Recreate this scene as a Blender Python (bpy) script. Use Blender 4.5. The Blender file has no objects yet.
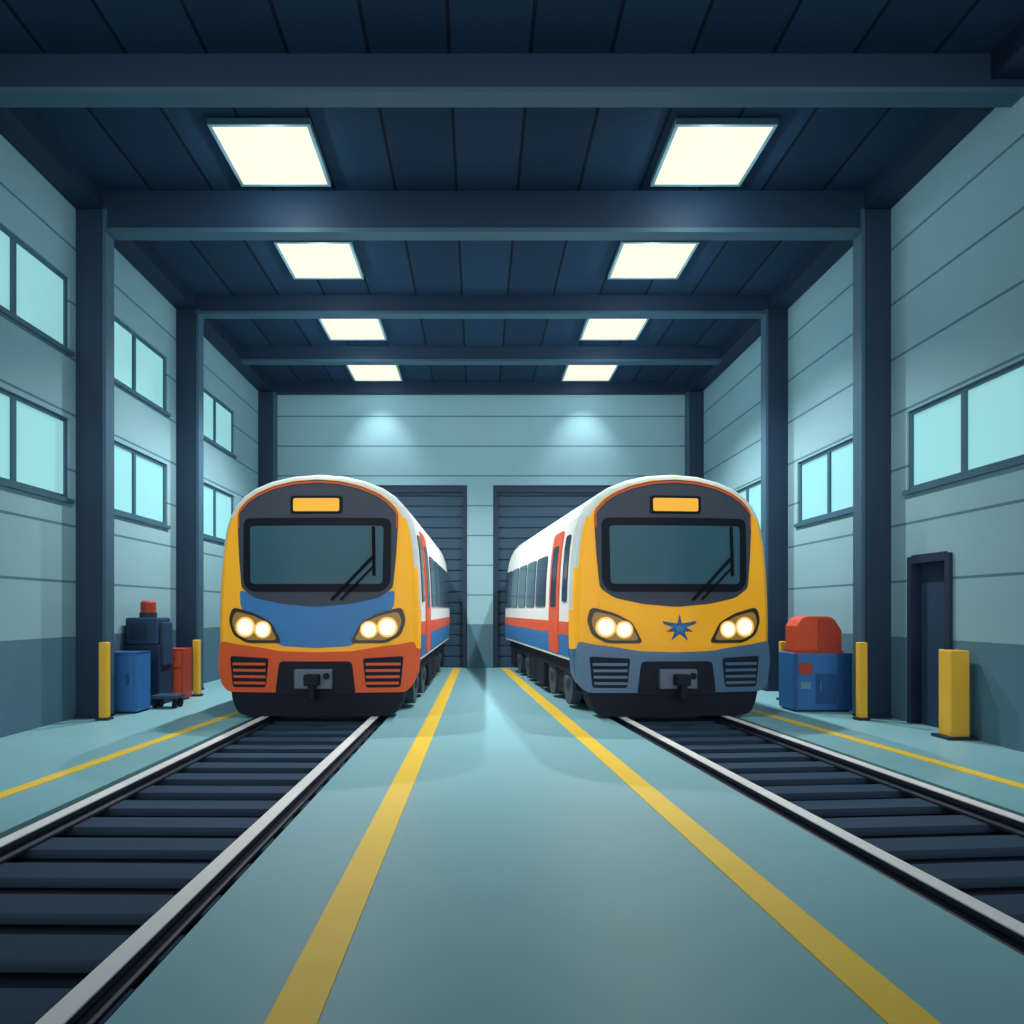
import bpy, bmesh, math
C = bpy.context.scene.collection
scene = bpy.context.scene
scene.view_settings.view_transform = 'Standard'
R = math.radians

# ------------------------------------------------------------ materials
def lin(h):
    h = h.lstrip('#')
    out = []
    for i in (0, 2, 4):
        c = int(h[i:i+2], 16) / 255
        out.append(c/12.92 if c <= .04045 else ((c+.055)/1.055)**2.4)
    return out
def rgba(h, k=1.0):
    return tuple(min(1, c*k) for c in lin(h)) + (1,)
def base_mat(name, rough, metal, spec):
    m = bpy.data.materials.new(name); m.use_nodes = True
    b = m.node_tree.nodes['Principled BSDF']
    b.inputs['Roughness'].default_value = rough
    b.inputs['Metallic'].default_value = metal
    b.inputs['Specular IOR Level'].default_value = spec
    return m, m.node_tree, b
def mix(nt, fac, a, b):
    n = nt.nodes.new('ShaderNodeMix'); n.data_type = 'RGBA'
    for k, v in (('Factor', fac), ('A', a), ('B', b)):
        s = [i for i in n.inputs if i.name == k and (i.type == 'RGBA' or k == 'Factor' and i.type == 'VALUE')][0]
        if isinstance(v, (tuple, float, int)): s.default_value = v
        else: nt.links.new(v, s)
    return [o for o in n.outputs if o.type == 'RGBA'][0]
def mth(nt, op, a, b=None):
    n = nt.nodes.new('ShaderNodeMath'); n.operation = op
    for i, v in enumerate((a, b)):
        if v is None: continue
        if isinstance(v, (int, float)): n.inputs[i].default_value = v
        else: nt.links.new(v, n.inputs[i])
    return n.outputs[0]
def noise(nt, scale):
    tc = nt.nodes.new('ShaderNodeTexCoord'); n = nt.nodes.new('ShaderNodeTexNoise')
    n.inputs['Scale'].default_value = scale; n.inputs['Detail'].default_value = 3
    nt.links.new(tc.outputs['Object'], n.inputs['Vector'])
    return n.outputs['Fac'], tc
def mat(name, col, rough=.55, metal=0, var=.06, scale=2.5, spec=.3, emit=0, ecol=None):
    m, nt, b = base_mat(name, rough, metal, spec)
    f, tc = noise(nt, scale)
    o = mix(nt, f, rgba(col, 1-var), rgba(col, 1+var))
    nt.links.new(o, b.inputs['Base Color'])
    if emit:
        b.inputs['Emission Color'].default_value = rgba(ecol or col)
        b.inputs['Emission Strength'].default_value = emit
    return m
def wall_mat():
    m, nt, b = base_mat('wall_panels', .8, 0, .15)
    f, tc = noise(nt, .8)
    sx = nt.nodes.new('ShaderNodeSeparateXYZ'); nt.links.new(tc.outputs['Object'], sx.inputs[0])
    z = sx.outputs['Z']
    t = mth(nt, 'FRACT', mth(nt, 'DIVIDE', mth(nt, 'SUBTRACT', z, 1.1), .77))
    seam = mth(nt, 'LESS_THAN', t, .045)
    dado = mth(nt, 'LESS_THAN', z, 1.1)
    c = mix(nt, f, rgba('#7ca3b0'), rgba('#86adb8'))
    c = mix(nt, seam, c, rgba('#4e7383'))
    c = mix(nt, dado, c, rgba('#4f7487'))
    nt.links.new(c, b.inputs['Base Color'])
    return m
def ceil_mat():
    m, nt, b = base_mat('ceiling_panels', .8, 0, .1)
    f, tc = noise(nt, .8)
    sx = nt.nodes.new('ShaderNodeSeparateXYZ'); nt.links.new(tc.outputs['Object'], sx.inputs[0])
    q = mth(nt, 'DIVIDE', mth(nt, 'ADD', sx.outputs['X'], 20.72), .85)
    seam = mth(nt, 'LESS_THAN', mth(nt, 'FRACT', q), .05)
    alt = mth(nt, 'LESS_THAN', mth(nt, 'FRACT', mth(nt, 'DIVIDE', mth(nt, 'FLOOR', q), 2.0)), .25)
    c = mix(nt, alt, rgba('#1d334a'), rgba('#203850'))
    c = mix(nt, seam, c, rgba('#0e1929'))
    nt.links.new(c, b.inputs['Base Color'])
    return m
def floor_mat():
    m, nt, b = base_mat('painted_concrete', .42, 0, .2)
    f, tc = noise(nt, .6)
    c = mix(nt, f, rgba('#76abb8'), rgba('#80b4bf'))
    nt.links.new(c, b.inputs['Base Color'])
    return m
M = dict(
    wall=wall_mat(), ceil=ceil_mat(), floor=floor_mat(),
    steel=mat('navy_steel', '#1d344b'), flange=mat('flange_steel', '#37586d'),
    trim=mat('eave_steel', '#182c43'),
    housing=mat('fixture_housing', '#6f98a4'),
    glow=mat('light_diffuser', '#15140f', emit=1.05, var=0, ecol='#fffbe6', spec=0),
    pane=mat('window_pane', '#5f979d', rough=.3, emit=.6, ecol='#a8e6e8', var=.03),  # pane emission stands in for daylight coming through the glass
    wframe=mat('window_frame_paint', '#355d70'),
    shutter=mat('roller_shutter', '#2a485e'), shutter_dark=mat('shutter_frame', '#1a2d44'),
    door=mat('door_paint', '#2b465f'),
    bed=mat('track_bed', '#101a2b', rough=.9, spec=.1), sleeper=mat('sleeper_wood', '#31475d', rough=.8, spec=.1),
    rail=mat('rail_steel', '#e4ebec', rough=.35), railweb=mat('rail_web', '#1d2b3d'),
    line=mat('yellow_line_paint', '#eac840', rough=.5),
    white=mat('train_white', '#e0e7e6', rough=.45, spec=.2), rim=mat('train_roof_rim', '#bccbcd', rough=.5, spec=.15),
    yellow=mat('train_yellow', '#fdb42a', rough=.45, spec=.2),
    orange=mat('train_orange', '#dc5a32', rough=.4), rust=mat('bumper_orange', '#cc562f', rough=.5, spec=.2), blue=mat('train_blue', '#3574ae', rough=.45, spec=.2),
    slate=mat('train_slate', '#46698a', rough=.4),
    mask=mat('train_mask', '#374250', rough=.5, spec=.15), black=mat('screen_surround', '#0f1722', rough=.5, spec=.08),
    glass=mat('windscreen_glass', '#325768', rough=.25, spec=.08),
    sideglass=mat('side_window_glass', '#2a4156', rough=.15, spec=.5),
    amber=mat('amber_display', '#b98527', emit=.55, ecol='#f7b838'), pod=mat('headlight_pod', '#2a2a28', rough=.4),
    podglow=mat('headlight_glow', '#6a5a34', rough=.4, emit=.14, ecol='#ffb84a'),  # warm spill of the headlamps put into colour and emission
    lamp=mat('headlamp_lens', '#5a5240', emit=1.15, ecol='#fff9e4', spec=.1), lampring=mat('lamp_ring', '#d6a848', emit=.45, ecol='#ffd070'),  # ring emission paints lamp glow around the lens
    under=mat('underframe', '#161f2d', rough=.7, spec=.15), wheel=mat('wheel_steel', '#27323f', rough=.5), axle=mat('axle_steel', '#2d3d4e', rough=.5),
    wiper=mat('wiper_black', '#080c12', rough=.6, spec=.1),
    grey=mat('coupler_grey', '#55677a', rough=.5), star=mat('emblem_blue', '#20598e'), star2=mat('emblem_light_blue', '#3a78ac'),
    boll=mat('bollard_yellow', '#deb03a'), bollbase=mat('bollard_base', '#1d3142'),
    bin=mat('bin_blue', '#2c6cab'), bindark=mat('bin_dark_blue', '#205089'),
    machine=mat('machine_navy', '#233f5e'), machine2=mat('machine_panel', '#1a3049'),
    red=mat('red_paint', '#c44e30'), red2=mat('dark_red_paint', '#a03c2c'),
    lightgrey=mat('label_plate', '#5d8aa8'), metal=mat('handle_metal', '#a9b6ba', rough=.3, metal=.6),
)

# ------------------------------------------------------------ mesh builder
class MB:
    def __init__(s): s.v = []; s.f = []; s.m = []
    def add(s, vs, fs, mi=0):
        o = len(s.v); s.v += [tuple(p) for p in vs]
        for f in fs: s.f.append([i+o for i in f]); s.m.append(mi)
        return s
    def box(s, x0, x1, y0, y1, z0, z1, mi=0):
        return s.add([(x0,y0,z0),(x1,y0,z0),(x1,y1,z0),(x0,y1,z0),(x0,y0,z1),(x1,y0,z1),(x1,y1,z1),(x0,y1,z1)],
                     [(0,3,2,1),(4,5,6,7),(0,1,5,4),(1,2,6,5),(2,3,7,6),(3,0,4,7)], mi)
    def prism(s, pts, fn, a0, a1, mi=0):
        n = len(pts)
        return s.add([fn(p, a0) for p in pts]+[fn(p, a1) for p in pts],
                     [list(range(n))[::-1], list(range(n, 2*n))] + [(i, (i+1) % n, n+(i+1) % n, n+i) for i in range(n)], mi)
    def tube(s, p0, p1, r0, r1=None, n=16, mi=0):
        from mathutils import Vector
        r1 = r0 if r1 is None else r1
        p0 = Vector(p0); p1 = Vector(p1); d = (p1-p0).normalized()
        a = d.orthogonal().normalized(); b = d.cross(a)
        vs = []
        for p, r in ((p0, r0), (p1, r1)):
            for i in range(n):
                t = 2*math.pi*i/n; vs.append(p+a*math.cos(t)*r+b*math.sin(t)*r)
        return s.add(vs, [list(range(n))[::-1], list(range(n, 2*n))]+[(i, (i+1) % n, n+(i+1) % n, n+i) for i in range(n)], mi)
    def cplate(s, out, fn, d0, d1, mi=0, c=None, seg=.12):
        pts = []
        for i, p in enumerate(out):
            q = out[(i+1) % len(out)]; L = math.hypot(q[0]-p[0], q[1]-p[1]); k = max(1, int(L/seg))
            for j in range(k): pts.append((p[0]+(q[0]-p[0])*j/k, p[1]+(q[1]-p[1])*j/k))
        if c is None:
            xs = [p[0] for p in out]; ys = [p[1] for p in out]; c = ((min(xs)+max(xs))/2, (min(ys)+max(ys))/2)
        n = len(pts); vs = [fn(c[0], c[1], d1)]; fr = (.2, .4, .6, .8, 1)
        for k in fr: vs += [fn(c[0]+(p[0]-c[0])*k, c[1]+(p[1]-c[1])*k, d1) for p in pts]
        vs += [fn(p[0], p[1], d0) for p in pts]
        fs = [(0, 1+i, 1+(i+1) % n) for i in range(n)]
        for k in range(len(fr)):
            a = 1+k*n; b = a+n
            fs += [(a+i, b+i, b+(i+1) % n, a+(i+1) % n) for i in range(n)]
        return s.add(vs, fs, mi)
    def build(s, name, mats, parent=None, loc=(0,0,0), rot=0, bevel=0, smooth=False):
        me = bpy.data.meshes.new(name); me.from_pydata(s.v, [], s.f)
        if not isinstance(mats, (list, tuple)): mats = [mats]
        for m in mats: me.materials.append(m)
        me.polygons.foreach_set('material_index', s.m)
        bm = bmesh.new(); bm.from_mesh(me); bmesh.ops.recalc_face_normals(bm, faces=bm.faces); bm.to_mesh(me); bm.free()
        if smooth:
            me.polygons.foreach_set('use_smooth', [True]*len(me.polygons)); me.set_sharp_from_angle(angle=R(35))
        o = bpy.data.objects.new(name, me); C.objects.link(o); o.location = loc; o.rotation_euler = (0, 0, rot)
        if parent: o.parent = parent
        if bevel:
            b = o.modifiers.new('bevel', 'BEVEL'); b.width = bevel; b.segments = 2; b.limit_method = 'ANGLE'
        return o
def tag(o, label, cat, group=None):
    o['label'] = label; o['category'] = cat
    if group: o['group'] = group
    return o
def thing(name, label, cat, loc=(0,0,0), rot=0, group=None):
    o = bpy.data.objects.new(name, None); C.objects.link(o); o.location = loc; o.rotation_euler = (0,0,rot)
    o.empty_display_size = .2
    return tag(o, label, cat, group)
def struct(o): o['kind'] = 'structure'; return o
def sroot(name, loc=(0,0,0)):
    o = bpy.data.objects.new(name, None); C.objects.link(o); o.location = loc; o.empty_display_size = .2
    return struct(o)
def rpoly(pts, r, n=5):
    out = []; N = len(pts)
    for i, p in enumerate(pts):
        a = pts[i-1]; b = pts[(i+1) % N]
        la = math.hypot(a[0]-p[0], a[1]-p[1]); lb = math.hypot(b[0]-p[0], b[1]-p[1])
        ra = min(r, la*.45); rb = min(r, lb*.45)
        A = (p[0]+(a[0]-p[0])*ra/la, p[1]+(a[1]-p[1])*ra/la); B = (p[0]+(b[0]-p[0])*rb/lb, p[1]+(b[1]-p[1])*rb/lb)
        for k in range(n+1):
            t = k/n; out.append(tuple((1-t)**2*A[j]+2*t*(1-t)*p[j]+t*t*B[j] for j in (0, 1)))
    return out
def mirror(half):       # half outline from top centre to bottom centre, u >= 0
    return half + [(-u, z) for u, z in half[::-1] if u > 1e-6]
def G(px, py):          # where a picture point meets the floor
    Y = 1050/(py-610); return ((px-478)*Y/700, Y)

# ------------------------------------------------------------ hall measures
XL, XR = -5.6, 5.75
YB, H, Y0 = 18.1, 7.35, 3.0
TL = (-2.2, 9.72, R(-0.8), 1.53)      # x, y, heading, gauge of the two tracks
TR = (2.73, 9.72, R(4.7), 1.46)

# floor in three slabs, with the track troughs left open between them
def edge(T, side, Y):
    half = (T[3]/2+.18)/math.cos(T[2])
    return T[0]-math.tan(T[2])*(Y-T[1])+side*half
F0, F1 = 1.0, YB+.3
fb = MB()
up = lambda p, a: (p[0], p[1], a)
for a, b in ((lambda Y: XL-.3, lambda Y: edge(TL, -1, Y)), (lambda Y: edge(TL, 1, Y), lambda Y: edge(TR, -1, Y)), (lambda Y: edge(TR, 1, Y), lambda Y: XR+.3)):
    fb.prism([(a(F0), F0), (b(F0), F0), (b(F1), F1), (a(F1), F1)], up, -.25, 0)
struct(fb.build('floor', M['floor']))
struct(MB().box(XL-.3, XR+.3, Y0, YB+.3, H, H+.2).build('ceiling', M['ceil']))

def holed_wall(name, x0, x1, holes):
    ys = sorted({Y0, YB+.3, *[h[0] for h in holes], *[h[1] for h in holes]})
    zs = sorted({0, H, *[h[2] for h in holes], *[h[3] for h in holes]})
    def solid(i, j):
        if i < 0 or j < 0 or i >= len(ys)-1 or j >= len(zs)-1: return False
        y = (ys[i]+ys[i+1])/2; z = (zs[j]+zs[j+1])/2
        return not any(h[0] < y < h[1] and h[2] < z < h[3] for h in holes)
    mb = MB()
    for i in range(len(ys)-1):
        for j in range(len(zs)-1):
            if not solid(i, j): continue
            a, b, c, d = ys[i], ys[i+1], zs[j], zs[j+1]
            for x in (x0, x1): mb.add([(x,a,c),(x,b,c),(x,b,d),(x,a,d)], [(0,1,2,3)])
            if not solid(i-1, j): mb.add([(x0,a,c),(x1,a,c),(x1,a,d),(x0,a,d)], [(0,1,2,3)])
            if not solid(i+1, j): mb.add([(x0,b,c),(x1,b,c),(x1,b,d),(x0,b,d)], [(0,1,2,3)])
            if not solid(i, j-1): mb.add([(x0,a,c),(x1,a,c),(x1,b,c),(x0,b,c)], [(0,1,2,3)])
            if not solid(i, j+1): mb.add([(x0,a,d),(x1,a,d),(x1,b,d),(x0,b,d)], [(0,1,2,3)])
    return struct(mb.build(name, M['wall']))
LW = [(y0, y1, z0, z1) for y0, y1 in ((7.4, 9.6), (10.35, 12.62), (13.9, 16.1)) for z0, z1 in ((5.05, 6.05), (3.02, 4.12))]
RW = [(7.3, 9.38, 3.1, 4.15), (10.5, 12.6, 3.05, 4.15), (14.0, 16.1, 3.1, 4.15)]
DOOR = (8.5, 9.3, 0, 2.2)
holed_wall('wall_left', XL-.3, XL, LW)
holed_wall('wall_right', XR, XR+.3, RW+[DOOR])
wn = 0
def window(xi, s, y0, y1, z0, z1):
    """xi inner wall face, s=+1 when the outside is towards +x"""
    global wn; wn += 1
    r = sroot('window_%d' % wn, (xi, (y0+y1)/2, z0))
    w = (y1-y0)/2; h = z1-z0; t = .05
    a, b = sorted((s*.03, s*.12))
    fr = MB().box(a, b, -w, w, 0, t).box(a, b, -w, w, h-t, h).box(a, b, -w, -w+t, t, h-t).box(a, b, w-t, w, t, h-t).box(a, b, -.04, .04, t, h-t)
    fr.build('window_frame', M['wframe'], r)
    a, b = sorted((-s*.04, s*.04))
    MB().box(a, b, -w-.05, w+.05, -.06, 0).build('window_sill', M['wframe'], r)
    a, b = sorted((s*.06, s*.08))
    for y in ((-w+t, -.04), (.04, w-t)):
        MB().box(a, b, y[0], y[1], t, h-t).build('pane', M['pane'], r)
for h in LW: window(XL, -1, *h)
for h in RW: window(XR, 1, *h)

# back wall with its two shutter openings
OL, OR, OZ = (-3.85, -.28), (.39, 3.85), 4.73
bw = MB()
for x0, x1 in ((XL, OL[0]), (OL[1], OR[0]), (OR[1], XR)): bw.box(x0, x1, YB, YB+.3, 0, OZ)
bw.box(XL, XR, YB, YB+.3, OZ, H)
struct(bw.build('wall_back', M['wall']))
for n, (a, b) in enumerate((OL, OR)):
    r = sroot('door_%d' % (n+1), ((a+b)/2, YB+.14, 0)); w = (b-a)/2
    k = MB(); z = 0
    while z < OZ-.16-.01:
        z1 = min(z+.28, OZ-.16)
        k.add([(-w+.1, .06, z), (w-.1, .06, z), (w-.1, .035, z+.03), (-w+.1, .035, z+.03), (w-.1, .03, z1-.02), (-w+.1, .03, z1-.02), (w-.1, .06, z1), (-w+.1, .06, z1)],
              [(0,1,2,3), (3,2,4,5), (5,4,6,7)]); z = z1
    k.box(-w+.1, w-.1, .06, .1, 0, OZ-.16)
    k.build('shutter_curtain', M['shutter'], r)
    MB().box(-w, -w+.12, -.1, .1, 0, OZ).box(w-.12, w, -.1, .1, 0, OZ).box(-w+.12, w-.12, -.1, .1, OZ-.18, OZ).build('door_frame', M['shutter_dark'], r)
# the small side door
r = sroot('door_3', (XR, (DOOR[0]+DOOR[1])/2, 0))
MB().box(.1, .16, -.34, .34, 0, 2.12).build('door_leaf', M['door'], r, bevel=.008)
MB().box(-.04, .2, -.42, -.33, 0, 2.2).box(-.04, .2, .33, .42, 0, 2.2).box(-.04, .2, -.33, .33, 2.11, 2.22).build('door_frame', M['shutter_dark'], r)
MB().tube((.1, -.26, 1.0), (.03, -.26, 1.0), .015).tube((.03, -.28, 1.0), (.03, -.14, 1.0), .014).build('door_handle', M['metal'], r, smooth=True)

# eaves and header
struct(MB().box(XL, XL+.36, Y0, YB, 7.08, H).build('trim_1', M['trim']))
struct(MB().box(XR-.36, XR, Y0, YB, 7.08, H).build('trim_2', M['trim']))
struct(MB().box(XL+.36, XR-.36, YB-.16, YB, 7.06, H).build('trim_3', M['trim']))

# steel columns and roof beams
def column(x0, x1, y, inner, top, label):
    cx = (x0+x1)/2; w = (x1-x0)/2
    t = thing('steel_column', label, 'column', (cx, y, 0), 0, 'steel columns along the side walls')
    a, b = (-w, w-.05) if inner > 0 else (-w+.05, w)
    MB().box(a, b, 0, .2, 0, top).build('shaft', M['steel'], t, bevel=.006)
    a, b = (w-.05, w) if inner > 0 else (-w, -w+.05)
    MB().box(a, b, -.01, .21, 0, top).build('flange', M['flange'], t)
    MB().box(-w, w, -.05, .25, 0, .03).build('base_plate', M['steel'], t)
column(XL, -5.17, 9.74, 1, 7.08, 'dark steel column on the left wall beside the blue cabinet')
column(XL, -5.17, 12.98, 1, 7.08, 'dark steel column on the left wall behind the orange drawer cabinet')
column(XL, -5.17, 17.82, 1, 7.06, 'dark steel column in the far left corner by the back wall')
column(5.33, XR, 9.74, -1, 7.08, 'dark steel column on the right wall between the door and the blue chest')
column(5.33, XR, 12.98, -1, 7.08, 'dark steel column on the right wall behind the blue chest')
column(5.33, XR, 17.82, -1, 7.06, 'dark steel column in the far right corner by the back wall')
def beam(y, zb, label, ins=.36):
    t = thing('roof_beam', label, 'beam', (0, y, zb), 0, 'steel beams across the ceiling')
    MB().box(XL+ins, XR-ins, .03, .19, .06, H-zb).build('web', M['steel'], t)
    MB().box(XL+ins, XR-ins, 0, .22, 0, .06).build('flange', M['flange'], t)
beam(7.33, 6.92, 'nearest dark steel roof beam, highest across the ceiling', 0)
beam(9.74, 6.76, 'dark roof beam joining the two nearest columns, behind the first lights')
beam(12.98, 6.99, 'dark roof beam joining the second pair of columns, behind the second lights')
beam(15.5, 7.0, 'farthest dark roof beam, just before the last pair of ceiling lights')

# ceiling lights
order = ['nearest', 'second nearest', 'third nearest', 'farthest']
for side, xs in (('left', (-2.61, -2.60, -2.56, -2.51)), ('right', (2.96, 2.87, 2.78, 2.71))):
    for i, (x, y) in enumerate(zip(xs, (8.93, 11.6, 14.37, 17.05))):
        t = thing('ceiling_light', '%s square glowing ceiling light in the row above the %s train' % (order[i], side), 'ceiling light', (x, y, H), 0, 'square ceiling lights')
        w = .61
        MB().box(-w, w, -w, -w+.04, -.08, 0).box(-w, w, w-.04, w, -.08, 0).box(-w, -w+.04, -w+.04, w-.04, -.08, 0).box(w-.04, w, -w+.04, w-.04, -.08, 0).build('housing', M['housing'], t)
        MB().box(-w+.04, w-.04, -w+.04, w-.04, -.075, -.03).build('diffuser', M['glow'], t)
        L = bpy.data.lights.new('ceiling_lamp', 'SPOT'); L.energy = (360, 1000, 1450, 190)[i]; L.color = (1, .97, .92)
        L.spot_size = R((104, 122, 122, 72)[i]); L.spot_blend = (.6, .6, .6, 1)[i]; L.shadow_soft_size = .05
        lo = bpy.data.objects.new('ceiling_lamp', L); C.objects.link(lo); lo.parent = t; lo.location = (0, 0, -.14)
        if i == 3: lo.rotation_euler = (R(29), 0, 0)
        L = bpy.data.lights.new('halo_fill', 'POINT'); L.energy = 34 if i < 3 else 16; L.color = (.75, .95, 1); L.shadow_soft_size = .05  # added point lamp below the fixture, washes a halo onto the ceiling
        lo = bpy.data.objects.new('halo_fill', L); C.objects.link(lo); lo.parent = t; lo.location = (0, 0, -.34)

# ------------------------------------------------------------ tracks
def track(T, label):
    t = thing('railway_track', label, 'track', (T[0], T[1], 0), T[2])
    g = T[3]/2; hw = g+.17; y0, y1 = -8.55, 8.2
    MB().box(-hw, hw, y0, y1, -.25, -.14).build('track_bed', M['bed'], t)
    for s in (-1, 1):
        x = s*g
        pr = [(-.08, -.08), (.08, -.08), (.08, -.06), (.025, -.045), (.025, -.03), (.05, -.02), (.05, .012), (-.05, .012), (-.05, -.02), (-.025, -.03), (-.025, -.045), (-.08, -.06)]
        mb = MB(); mb.prism([(x+p[0], p[1]) for p in pr], lambda p, a: (p[0], a, p[1]), y0, y1, 1)
        mb.box(x-.05, x+.05, y0, y1, .012, .02, 0)
        mb.build('rail', [M['rail'], M['railweb']], t)
    y = y0+.2
    while y < y1-.2:
        MB().box(-g-.1, g+.1, y-.12, y+.12, -.14, -.08).build('sleeper', M['sleeper'], t); y += .48
track(TL, 'railway track with pale steel rails under the blue-fronted left train')
track(TR, 'railway track with pale steel rails under the star-fronted right train')

# painted floor lines
def fline(p0, p1, w, label):
    (xa, ya), (xb, yb) = p0, p1
    k = (xb-xa)/(yb-ya)
    f = lambda Y: xa+k*(Y-ya)
    a, b = 1.2, 18.0
    m = MB(); m.prism([(f(a)-w/2, a), (f(a)+w/2, a), (f(b)+w/2, b), (f(b)-w/2, b)], up, 0, .006)
    tag(m.build('floor_line', M['line']), label, 'floor line', 'yellow safety lines painted on the floor')
fline(G(318, 966), G(457, 668), .19, 'wide yellow floor line on the walkway beside the left train')
fline(G(847, 966), G(504, 668), .19, 'wide yellow floor line on the walkway beside the right train')
fline(G(57, 776), G(240, 712), .14, 'thin yellow floor line between left wall and left track')
fline(G(967, 771), G(750, 710), .14, 'thin yellow floor line between right wall and right track')

# ------------------------------------------------------------ trains
SEC = [(1.2,.40),(1.32,.47),(1.385,.60),(1.40,.78),(1.41,.95),(1.415,1.2),(1.415,1.5),(1.405,1.8),(1.39,2.1),(1.365,2.4),(1.325,2.65),(1.265,2.84),(1.19,2.98),(1.07,3.11),(.90,3.22),(.66,3.315),(.35,3.385),(0,3.41)]
def wz(z):
    for (w0, z0), (w1, z1) in zip(SEC, SEC[1:]):
        if z0 <= z <= z1: return w0+(w1-w0)*(z-z0)/(z1-z0)
    return SEC[0][0] if z < .4 else 0
def bend(u, z): return .10*(u/1.3)**2+.03*max(0, z-1.3)
def front(u, z, d): return (u, bend(u, z)-d, z)
P = lambda pts: [(u/72, (718-y)/72) for u, y in pts]
def train(T, x, label, c_hood, c_bump, c_hi, c_lo, emblem):
    root = thing('train', label, 'train', (x, T[1]-.05, 0), T[2])
    L = 7.9; NL = .45
    # nose
    ring = lambda pts: pts+[(-u, z) for u, z in pts[::-1] if u > 1e-6]
    full = ring(SEC); n = len(full); nb = MB()
    st = [(0, .085), (.025, .05), (.07, .02), (.16, .004), (NL, 0)]
    rows = []
    for ys, ins in st:
        row = []
        for u, z in full:
            uu = u*(1-ins/1.4); zz = 1.9+(z-1.9)*(1-ins/1.5)
            row.append((uu, ys+bend(uu, zz)*(1-ys/NL), zz))
        rows.append(row)
    for k in range(len(rows)-1):
        for i in range(n):
            j = (i+1) % n
            za = (full[i][1]+full[j][1])/2
            mi = 1 if za < .95 else (2 if (za > 2.9 or (k >= 1 and za > 2.0) or k == 3 and za > 1.4) else 0)
            nb.add([rows[k][i], rows[k][j], rows[k+1][j], rows[k+1][i]], [(0,1,2,3)], mi)
    nb.cplate([(p[0], p[2]) for p in rows[0]], front, 0, 0, 0, c=(0, 1.9))
    nb.build('nose', [M['yellow'], M[c_bump], M['rim']], root, smooth=True)
    # body
    half = [p for p in SEC if p[1] >= .78]; full = ring(half); n = len(full); bb = MB()
    for i in range(n):
        j = (i+1) % n; za = (full[i][1]+full[j][1])/2
        bb.add([(full[i][0], NL, full[i][1]), (full[j][0], NL, full[j][1]), (full[j][0], L, full[j][1]), (full[i][0], L, full[i][1])], [(0,1,2,3)], 1 if za > 3.0 else 0)
    bb.add([(u, L, z) for u, z in full], [list(range(n))])
    bb.build('body', [M['white'], M['rim']], root, smooth=True)
    # front plates: the dark dome follows the roof curve
    dome = []
    for u, z in SEC[::-1]:
        if z < 2.9: break
        k = 1-.085/1.4
        dome.append((u*k*.985, 1.9+(z-1.9)*(1-.085/1.5)-.014))
    mk = dome+P([(81,514),(80.5,530),(79,556),(76,588),(62,598),(34,604),(0,607)])
    MB().cplate(rpoly(mirror(mk), .06, 3), front, -.05, .016, c=(0, 2.3)).build('face_mask', M['mask'], root, smooth=True)
    inner = [(u*.980, 2.0+(z-2.0)*.970) for u, z in dome]+P([(79.4,514),(79,528)])
    arc = [(-u, z) for u, z in inner[::-1] if u > 0]+inner
    outer = [(u*1.014, 2.0+(z-2.0)*1.017) for u, z in arc]
    ab = MB()
    for (a, b, c, d) in zip(arc, arc[1:], outer[1:], outer):
        q = [a, b, c, d]
        ab.add([front(*p, .024) for p in q]+[front(*p, -.04) for p in q], [(0,1,2,3), (0,4,5,1), (2,6,7,3), (4,7,6,5), (1,5,6,2), (3,7,4,0)])
    ab.build('roof_arc', M['rust'], root)
    ws = MB().cplate(rpoly(P([(-74,518),(74,518),(74,583),(66,592),(-66,592),(-74,583)]), .10), front, -.03, .03).build('windscreen_surround', M['black'], root, smooth=True)
    MB().cplate(rpoly(P([(-67,526),(67,526),(66,584),(-66,584)]), .06), front, 0, .042).build('windscreen', M['glass'], ws, smooth=True)
    dp = MB().cplate(rpoly(P([(-26,496),(26,496),(26,514),(-26,514)]), .04), front, -.02, .03).build('display_box', M['black'], root, smooth=True)
    MB().cplate(rpoly(P([(-23,498.5),(23,498.5),(23,511.5),(-23,511.5)]), .03), front, 0, .04).build('display', M['amber'], dp, smooth=True)
    wp = MB().tube(front(*P([(16, 600)])[0], .06), front(*P([(57, 557)])[0], .09), .02, n=8).tube(front(*P([(25, 600)])[0], .06), front(*P([(58, 566)])[0], .09), .014, n=8)
    wp = wp.build('wiper', M['wiper'], root, smooth=True)
    MB().tube(front(*P([(57, 527)])[0], .06), front(*P([(58, 576)])[0], .06), .022, n=8).build('wiper_blade', M['wiper'], wp, smooth=True)
    hd = P([(0,600),(60,595),(78,590),(77,606),(66,622),(44,640),(34,646),(0,648)])
    MB().cplate(rpoly(mirror(hd), .05, 3), front, -.05, .010, c=(0, 1.35)).build('hood_panel', M[c_hood], root, smooth=True)
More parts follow.
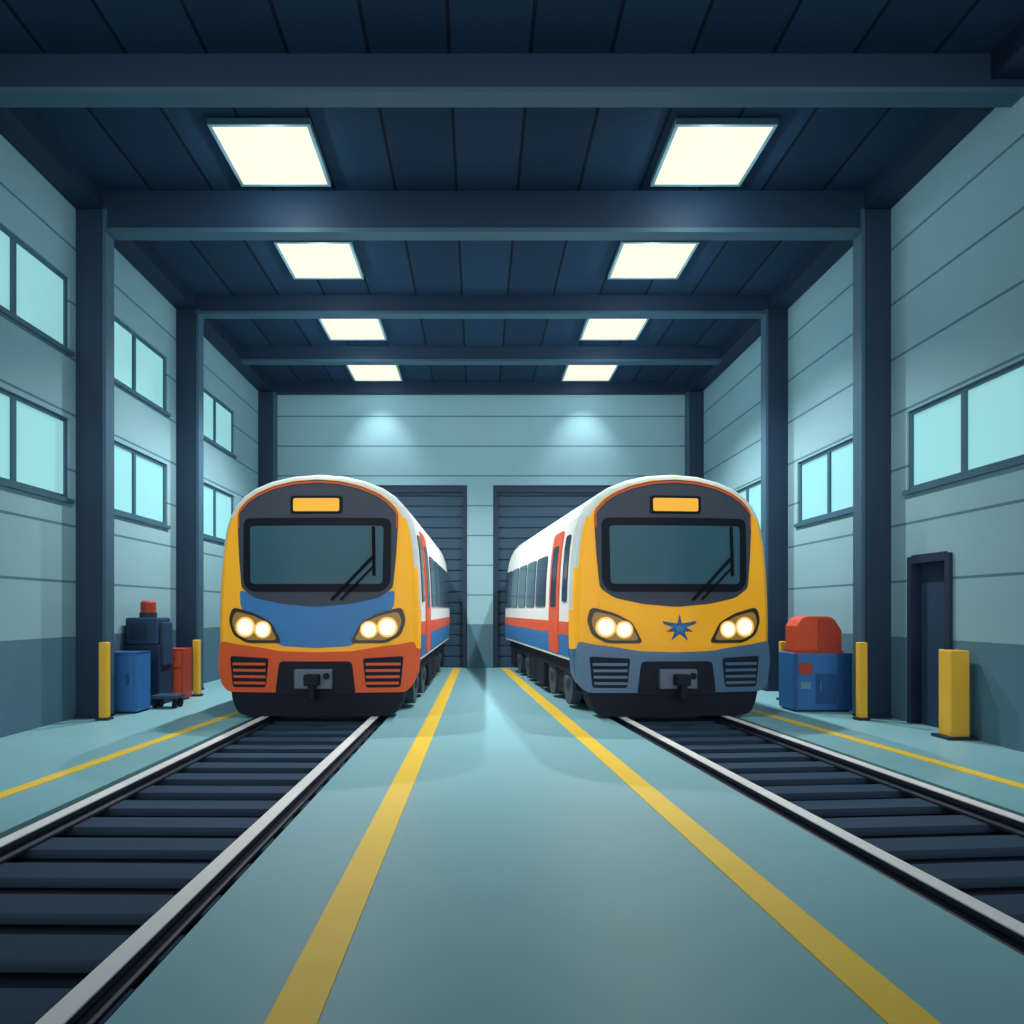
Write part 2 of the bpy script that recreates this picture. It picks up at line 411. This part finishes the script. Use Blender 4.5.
    for s in (-1, 1):
        pod = P([(34,643),(45,622),(62,613),(85,607),(89,620),(84,635),(70,643)])
        pc = (s*63/72, 90/72)
        pb = MB().cplate(rpoly([(s*u, z) for u, z in pod], .07), front, -.06, .03, c=pc).build('headlight', M['pod'], root, smooth=True)
        inner = [(63/72+(u-63/72)*.86, 90/72+(z-90/72)*.80) for u, z in pod]
        MB().cplate(rpoly([(s*u, z) for u, z in inner], .07), front, .01, .038, c=pc).build('glow_plate', M['podglow'], pb, smooth=True)  # plate carries the painted amber glow around the lamps
        for u, y, r in ((53, 629.5, 7.2), (71, 627, 8.4)):
            u = s*u/72; z = (718-y)/72; r = r/72
            circ = lambda k: [(u+r*k*math.cos(2*math.pi*i/20), z+r*k*math.sin(2*math.pi*i/20)) for i in range(20)]
            MB().cplate(circ(1.22), front, 0, .045).build('lamp_ring', M['lampring'], pb, smooth=True)
            lb = MB(); vs = []; fs = []
            for j, (k, d) in enumerate(((1, .04), (.9, .06), (.6, .075), (.3, .082))):
                vs += [front(*p, d) for p in circ(k)]
                if j: fs += [((j-1)*20+i, (j-1)*20+(i+1) % 20, j*20+(i+1) % 20, j*20+i) for i in range(20)]
            fs.append(list(range(60, 80))); lb.add(vs, fs); lb.build('lamp', M['lamp'], pb, smooth=True)
    if emblem:
        cx, cz = 3/72, (718-628)/72
        def starpts(k):
            hp = [(0,13.5),(2.2,4.6),(17.5,7),(16,4),(6.5,.8),(14,-3.5),(5,-3.6),(8.5,-12.5),(0,-5.5)]
            return [(cx+a*k/72, cz+b*k/72) for a, b in hp]+[(cx-a*k/72, cz+b*k/72) for a, b in hp[::-1] if a > 0]
        em = MB().cplate(starpts(1), front, 0, .022, c=(cx, cz), seg=1).build('star_emblem', M['star'], root)
        em['label'] = 'dark blue star emblem with wing-like side points'
        MB().cplate(starpts(.45), front, .01, .028, c=(cx, cz), seg=1).build('star_centre', M['star2'], em)
    bp = P([(0,652),(36,651),(60,647),(84,644),(98,641),(100,662),(97,684),(89,692),(0,692)])
    bum = MB().cplate(rpoly(mirror(bp), .06, 3), front, -.12, .03, c=(0, .68)).build('bumper', M[c_bump], root, smooth=True)
    for s in (-1, 1):
        vb = MB().cplate(rpoly([(s*u, z) for u, z in P([(47,658),(87,656),(84,687),(50,687)])], .04), front, 0, .04, 0)
        for k in range(4):
            y = 662.5+k*6.3
            vb.cplate([(s*u, z) for u, z in P([(50,y),(84-.5*k,y),(84-.5*k,y+2.6),(50,y+2.6)])], front, .03, .052, 1)
        vb.build('vent_grille', [M['under'], M[c_bump]], bum)
    MB().cplate(rpoly(mirror(P([(0,688),(88,688),(85,703),(79,714),(70,716),(0,716)])), .06, 3), front, -.4, -.01, c=(0, .22)).build('skirt', M['under'], root, smooth=True)
    cp = MB().cplate(rpoly(P([(-36,661),(36,661),(40,694),(-40,694)]), .06), front, -.02, .045, 0).build('coupler', M['under'], root)
    MB().box(-.27, .25, -.14, -.03, .42, .69).build('coupler_plate', M['grey'], cp, bevel=.02)
    MB().box(-.10, .10, -.30, -.13, .48, .63).box(-.04, .05, -.30, -.16, .28, .49).build('coupler_head', M['under'], cp, bevel=.02)
    MB().tube((.18, -.1, .60), (.18, -.17, .60), .045).build('hose_socket', M['under'], cp, smooth=True)
    # sides
    for s in (-1, 1):
        sd = lambda y, z, d: (s*(wz(z)+d), y, z)
        rect = lambda y0, y1, z0, z1, r: rpoly([(y0, z0), (y1, z0), (y1, z1), (y0, z1)], r)
        MB().cplate([(NL, 1.14), (L, 1.14), (L, 1.33), (NL, 1.33)], sd, -.01, .010).build('upper_stripe', M[c_hi], root)
        MB().cplate([(NL, .82), (L, .82), (L, 1.14), (NL, 1.14)], sd, -.01, .010).build('lower_stripe', M[c_lo], root)
        MB().cplate(rect(.58, .88, 1.62, 2.6, .07), sd, -.01, .02).build('cab_window', M['sideglass'], root, smooth=True)
        d = MB().cplate(rect(1.15, 1.9, .84, 2.72, .08), sd, -.01, .022).build('door', M['orange'], root, smooth=True)
        MB().cplate(rect(1.32, 1.73, 1.55, 2.5, .06), sd, 0, .032).build('door_window', M['sideglass'], d, smooth=True)
        for y in (2.3, 3.45, 4.6, 5.75, 6.85):
            MB().cplate(rect(y, min(y+.98, L-.1), 1.56, 2.42, .09), sd, -.01, .02).build('window', M['sideglass'], root, smooth=True)
    MB().box(-1.3, 1.3, .5, L-.1, .56, .80).box(-.5, .5, .5, L-.2, .12, .56).build('underframe', M['under'], root)
    for y0, y1 in ((3.1, 3.95), (4.05, 4.85), (7.05, 7.7)):
        for s in (-1, 1):
            a, b = sorted((s*.5, s*1.3))
            MB().box(a, b, y0, y1, .14, .56).build('equipment_box', M['under'], root, bevel=.02)
    g = T[3]/2
    for yb in (1.9, 5.95):
        bo = MB()
        for s in (-1, 1):
            bo.box(s*1.16-.06, s*1.16+.06, yb-1.05, yb+1.05, .30, .54)
            bo.box(s*1.16-.05, s*1.16+.05, yb-.3, yb+.3, .16, .30)
        bo.box(-1.1, 1.1, yb-.2, yb+.2, .38, .48)
        bo = bo.build('bogie', M['under'], root, bevel=.015)
        for dy in (-.65, .65):
            for s in (-1, 1):
                MB().tube((s*(g-.05), yb+dy, .415), (s*(g+.05), yb+dy, .415), .38, n=32).tube((s*(g-.085), yb+dy, .415), (s*(g-.05), yb+dy, .415), .392, n=32).build('wheel', M['wheel'], bo, smooth=True)
                MB().tube((s*1.1, yb+dy, .39), (s*1.25, yb+dy, .39), .34, n=28).tube((s*1.25, yb+dy, .39), (s*1.29, yb+dy, .39), .13, .09, n=16).build('axle_box', M['axle'], bo, smooth=True)
train(TL, -2.24, 'train with blue nose panel and orange bumper on the left track', 'blue', 'rust', 'orange', 'blue', False)
train(TR, 2.74, 'train with all yellow nose, blue star and blue-grey bumper on right track', 'yellow', 'slate', 'orange', 'blue', True)

# ------------------------------------------------------------ bollards and workshop gear
def bollard(x, y, h, w, label):
    t = thing('bollard', label, 'bollard', (x, y, 0), 0, 'yellow safety posts')
    MB().box(-w, w, -w, w, .03, h).build('post', M['boll'], t, bevel=.012)
    MB().box(-w*1.55, w*1.55, -w*1.4, w*1.4, 0, .035).build('base_plate', M['bollbase'], t)
bollard(-5.1, 9.56, 1.06, .055, 'slim yellow post before the column left of the blue cabinet')
bollard(-4.9, 12.2, .98, .055, 'slim yellow post behind the orange cabinet, close to the left train')
bollard(5.08, 11.65, .98, .055, 'slim yellow post left of the blue chest, by the right train')
bollard(5.24, 9.56, 1.06, .055, 'slim yellow post before the column right of the blue chest')
bollard(5.575, 8.2, 1.03, .11, 'thick yellow post on a dark base beside the side door')

t = thing('storage_cabinet', 'low bright blue steel cabinet at the foot of the left column', 'cabinet', (-5.2, 10.12, 0))
MB().box(-.27, .27, 0, .42, .03, .87).build('body', M['bin'], t, bevel=.004)
MB().box(-.27, .275, -.005, .425, .87, .885).build('top', M['bindark'], t)
MB().box(-.25, .25, .02, .4, 0, .03).build('plinth', M['machine2'], t)
d = MB().box(-.23, .22, -.012, 0, .08, .82).build('door', M['bin'], t)
MB().box(.13, .16, -.03, -.012, .42, .58).build('handle', M['bindark'], d)

t = thing('workshop_machine', 'dark navy workshop machine with a red cap behind the blue cabinet', 'machine', (-5.27, 10.98, 0))
MB().box(-.3, .27, 0, .5, 0, .95).build('base', M['machine2'], t, bevel=.015)
MB().box(-.28, .24, .02, .48, .95, 1.38).build('head', M['machine'], t, bevel=.03)
MB().box(.24, .31, .08, .4, .62, 1.3).build('side_box', M['machine'], t, bevel=.015)
MB().box(-.2, .06, 0, .02, 1.05, 1.28).build('control_panel', M['machine2'], t)
nk = MB().tube((-.02, .25, 1.38), (-.02, .25, 1.46), .13).build('neck', M['machine2'], t, smooth=True)
MB().tube((-.02, .25, 1.46), (-.02, .25, 1.62), .115).tube((-.02, .25, 1.62), (-.02, .25, 1.65), .115, .08).build('cap', M['red2'], nk, smooth=True)

t = thing('drawer_cabinet', 'small orange cabinet with two drawers beside the navy machine', 'cabinet', (-5.06, 11.56, 0))
MB().box(-.19, .19, 0, .36, .04, .86).box(-.16, .16, .03, .33, 0, .04).build('body', M['red2'], t, bevel=.005)
for z0, z1 in ((.08, .52), (.56, .82)):
    d = MB().box(-.165, .165, -.018, 0, z0, z1).build('drawer', M['red'], t, bevel=.004)
    MB().box(-.06, .06, -.04, -.018, z1-.09, z1-.06).build('handle', M['red2'], d)

t = thing('flat_trolley', 'low dark platform trolley on the floor beside the navy machine', 'trolley', (-4.77, 10.6, 0))
MB().box(-.2, .2, 0, .34, .15, .2).build('platform', M['machine'], t, bevel=.01)
for x in (-.15, .15):
    for y in (.07, .27): MB().tube((x-.02, y, .065), (x+.02, y, .065), .065).box(x-.015, x+.015, y-.02, y+.02, .065, .15).build('wheel', M['under'], t)

t = thing('steel_chest', 'bright blue steel chest with red tag below the red hooded box', 'chest', (5.07, 10.3, 0))
MB().box(-.43, .43, 0, .5, .03, .86).build('body', M['bin'], t, bevel=.004)
MB().box(.22, .43, -.02, 0, .03, .86).build('corner_post', M['bindark'], t)
MB().box(-.43, -.37, -.02, 0, .03, .86).build('corner_post', M['bindark'], t)
MB().box(-.40, .40, .02, .46, 0, .03).build('plinth', M['machine2'], t)
d = MB().box(-.10, .20, -.015, 0, .12, .56).build('door', M['bindark'], t, bevel=.004)
MB().box(-.06, -.03, -.04, -.015, .3, .45).build('handle', M['bin'], d)
MB().box(-.35, -.16, -.02, 0, .56, .72).build('tag_plate', M['red2'], t, bevel=.005)
MB().box(-.33, -.18, -.015, 0, .34, .44).build('label_plate', M['lightgrey'], t)
t = thing('hooded_box', 'orange-red box with a sloped hood standing on the blue chest', 'box', (5.04, 10.34, .86))
yz = lambda p, a: (p[0], a, p[1])
pr = [(-.33, 0), (.33, 0), (.33, .34)]+rpoly([(.33, .34), (.20, .545), (-.24, .545), (-.33, .40)], .10, 5)[6:18]+[(-.33, .40)]
MB().prism(pr, yz, 0, .38).build('shell', M['red'], t)
MB().box(-.34, .34, -.015, .39, 0, .05).build('rim', M['red2'], t)
MB().prism([(-.02, .05), (.32, .05), (.32, .33), (.20, .51), (-.02, .51)], yz, -.012, 0).build('shaded_half', M['red2'], t)  # darker half paints shading onto the right side of the hood

# ------------------------------------------------------------ world + camera
# hall left open behind the camera; added low glow lights train fronts, dark overhead
w = bpy.data.worlds.new('world'); scene.world = w; w.use_nodes = True
nt = w.node_tree; bg = nt.nodes['Background']
tc = nt.nodes.new('ShaderNodeTexCoord'); sx = nt.nodes.new('ShaderNodeSeparateXYZ'); nt.links.new(tc.outputs['Generated'], sx.inputs[0])
cr = nt.nodes.new('ShaderNodeValToRGB')
e = cr.color_ramp.elements
e[0].position = 0; e[0].color = (.40, .46, .52, 1)
e[1].position = .4; e[1].color = (.015, .03, .045, 1)
k = cr.color_ramp.elements.new(.08); k.color = (.40, .46, .52, 1)
nt.links.new(sx.outputs['Z'], cr.inputs[0])
dp = nt.nodes.new('ShaderNodeVectorMath'); dp.operation = 'DOT_PRODUCT'
nt.links.new(tc.outputs['Generated'], dp.inputs[0]); dp.inputs[1].default_value = (0, -.9992, .04)
c2 = nt.nodes.new('ShaderNodeValToRGB'); e = c2.color_ramp.elements
e[0].position = .80; e[0].color = (0, 0, 0, 1); e[1].position = .95; e[1].color = (1, .95, .88, 1)
nt.links.new(dp.outputs['Value'], c2.inputs[0])
vs = nt.nodes.new('ShaderNodeVectorMath'); vs.operation = 'SCALE'; vs.inputs['Scale'].default_value = 3.1
nt.links.new(c2.outputs[0], vs.inputs[0])
va = nt.nodes.new('ShaderNodeVectorMath'); va.operation = 'ADD'
nt.links.new(vs.outputs[0], va.inputs[0]); nt.links.new(cr.outputs[0], va.inputs[1])
nt.links.new(va.outputs[0], bg.inputs[0]); bg.inputs[1].default_value = 1.0
cam = bpy.data.cameras.new('camera'); co = bpy.data.objects.new('camera', cam); C.objects.link(co)
co.location = (0, 0, 1.5); co.rotation_euler = (R(90), 0, 0)
cam.sensor_width = 36; cam.lens = 700/1024*36
cam.shift_x = (512-478)/1024; cam.shift_y = (610-512)/1024
scene.camera = co
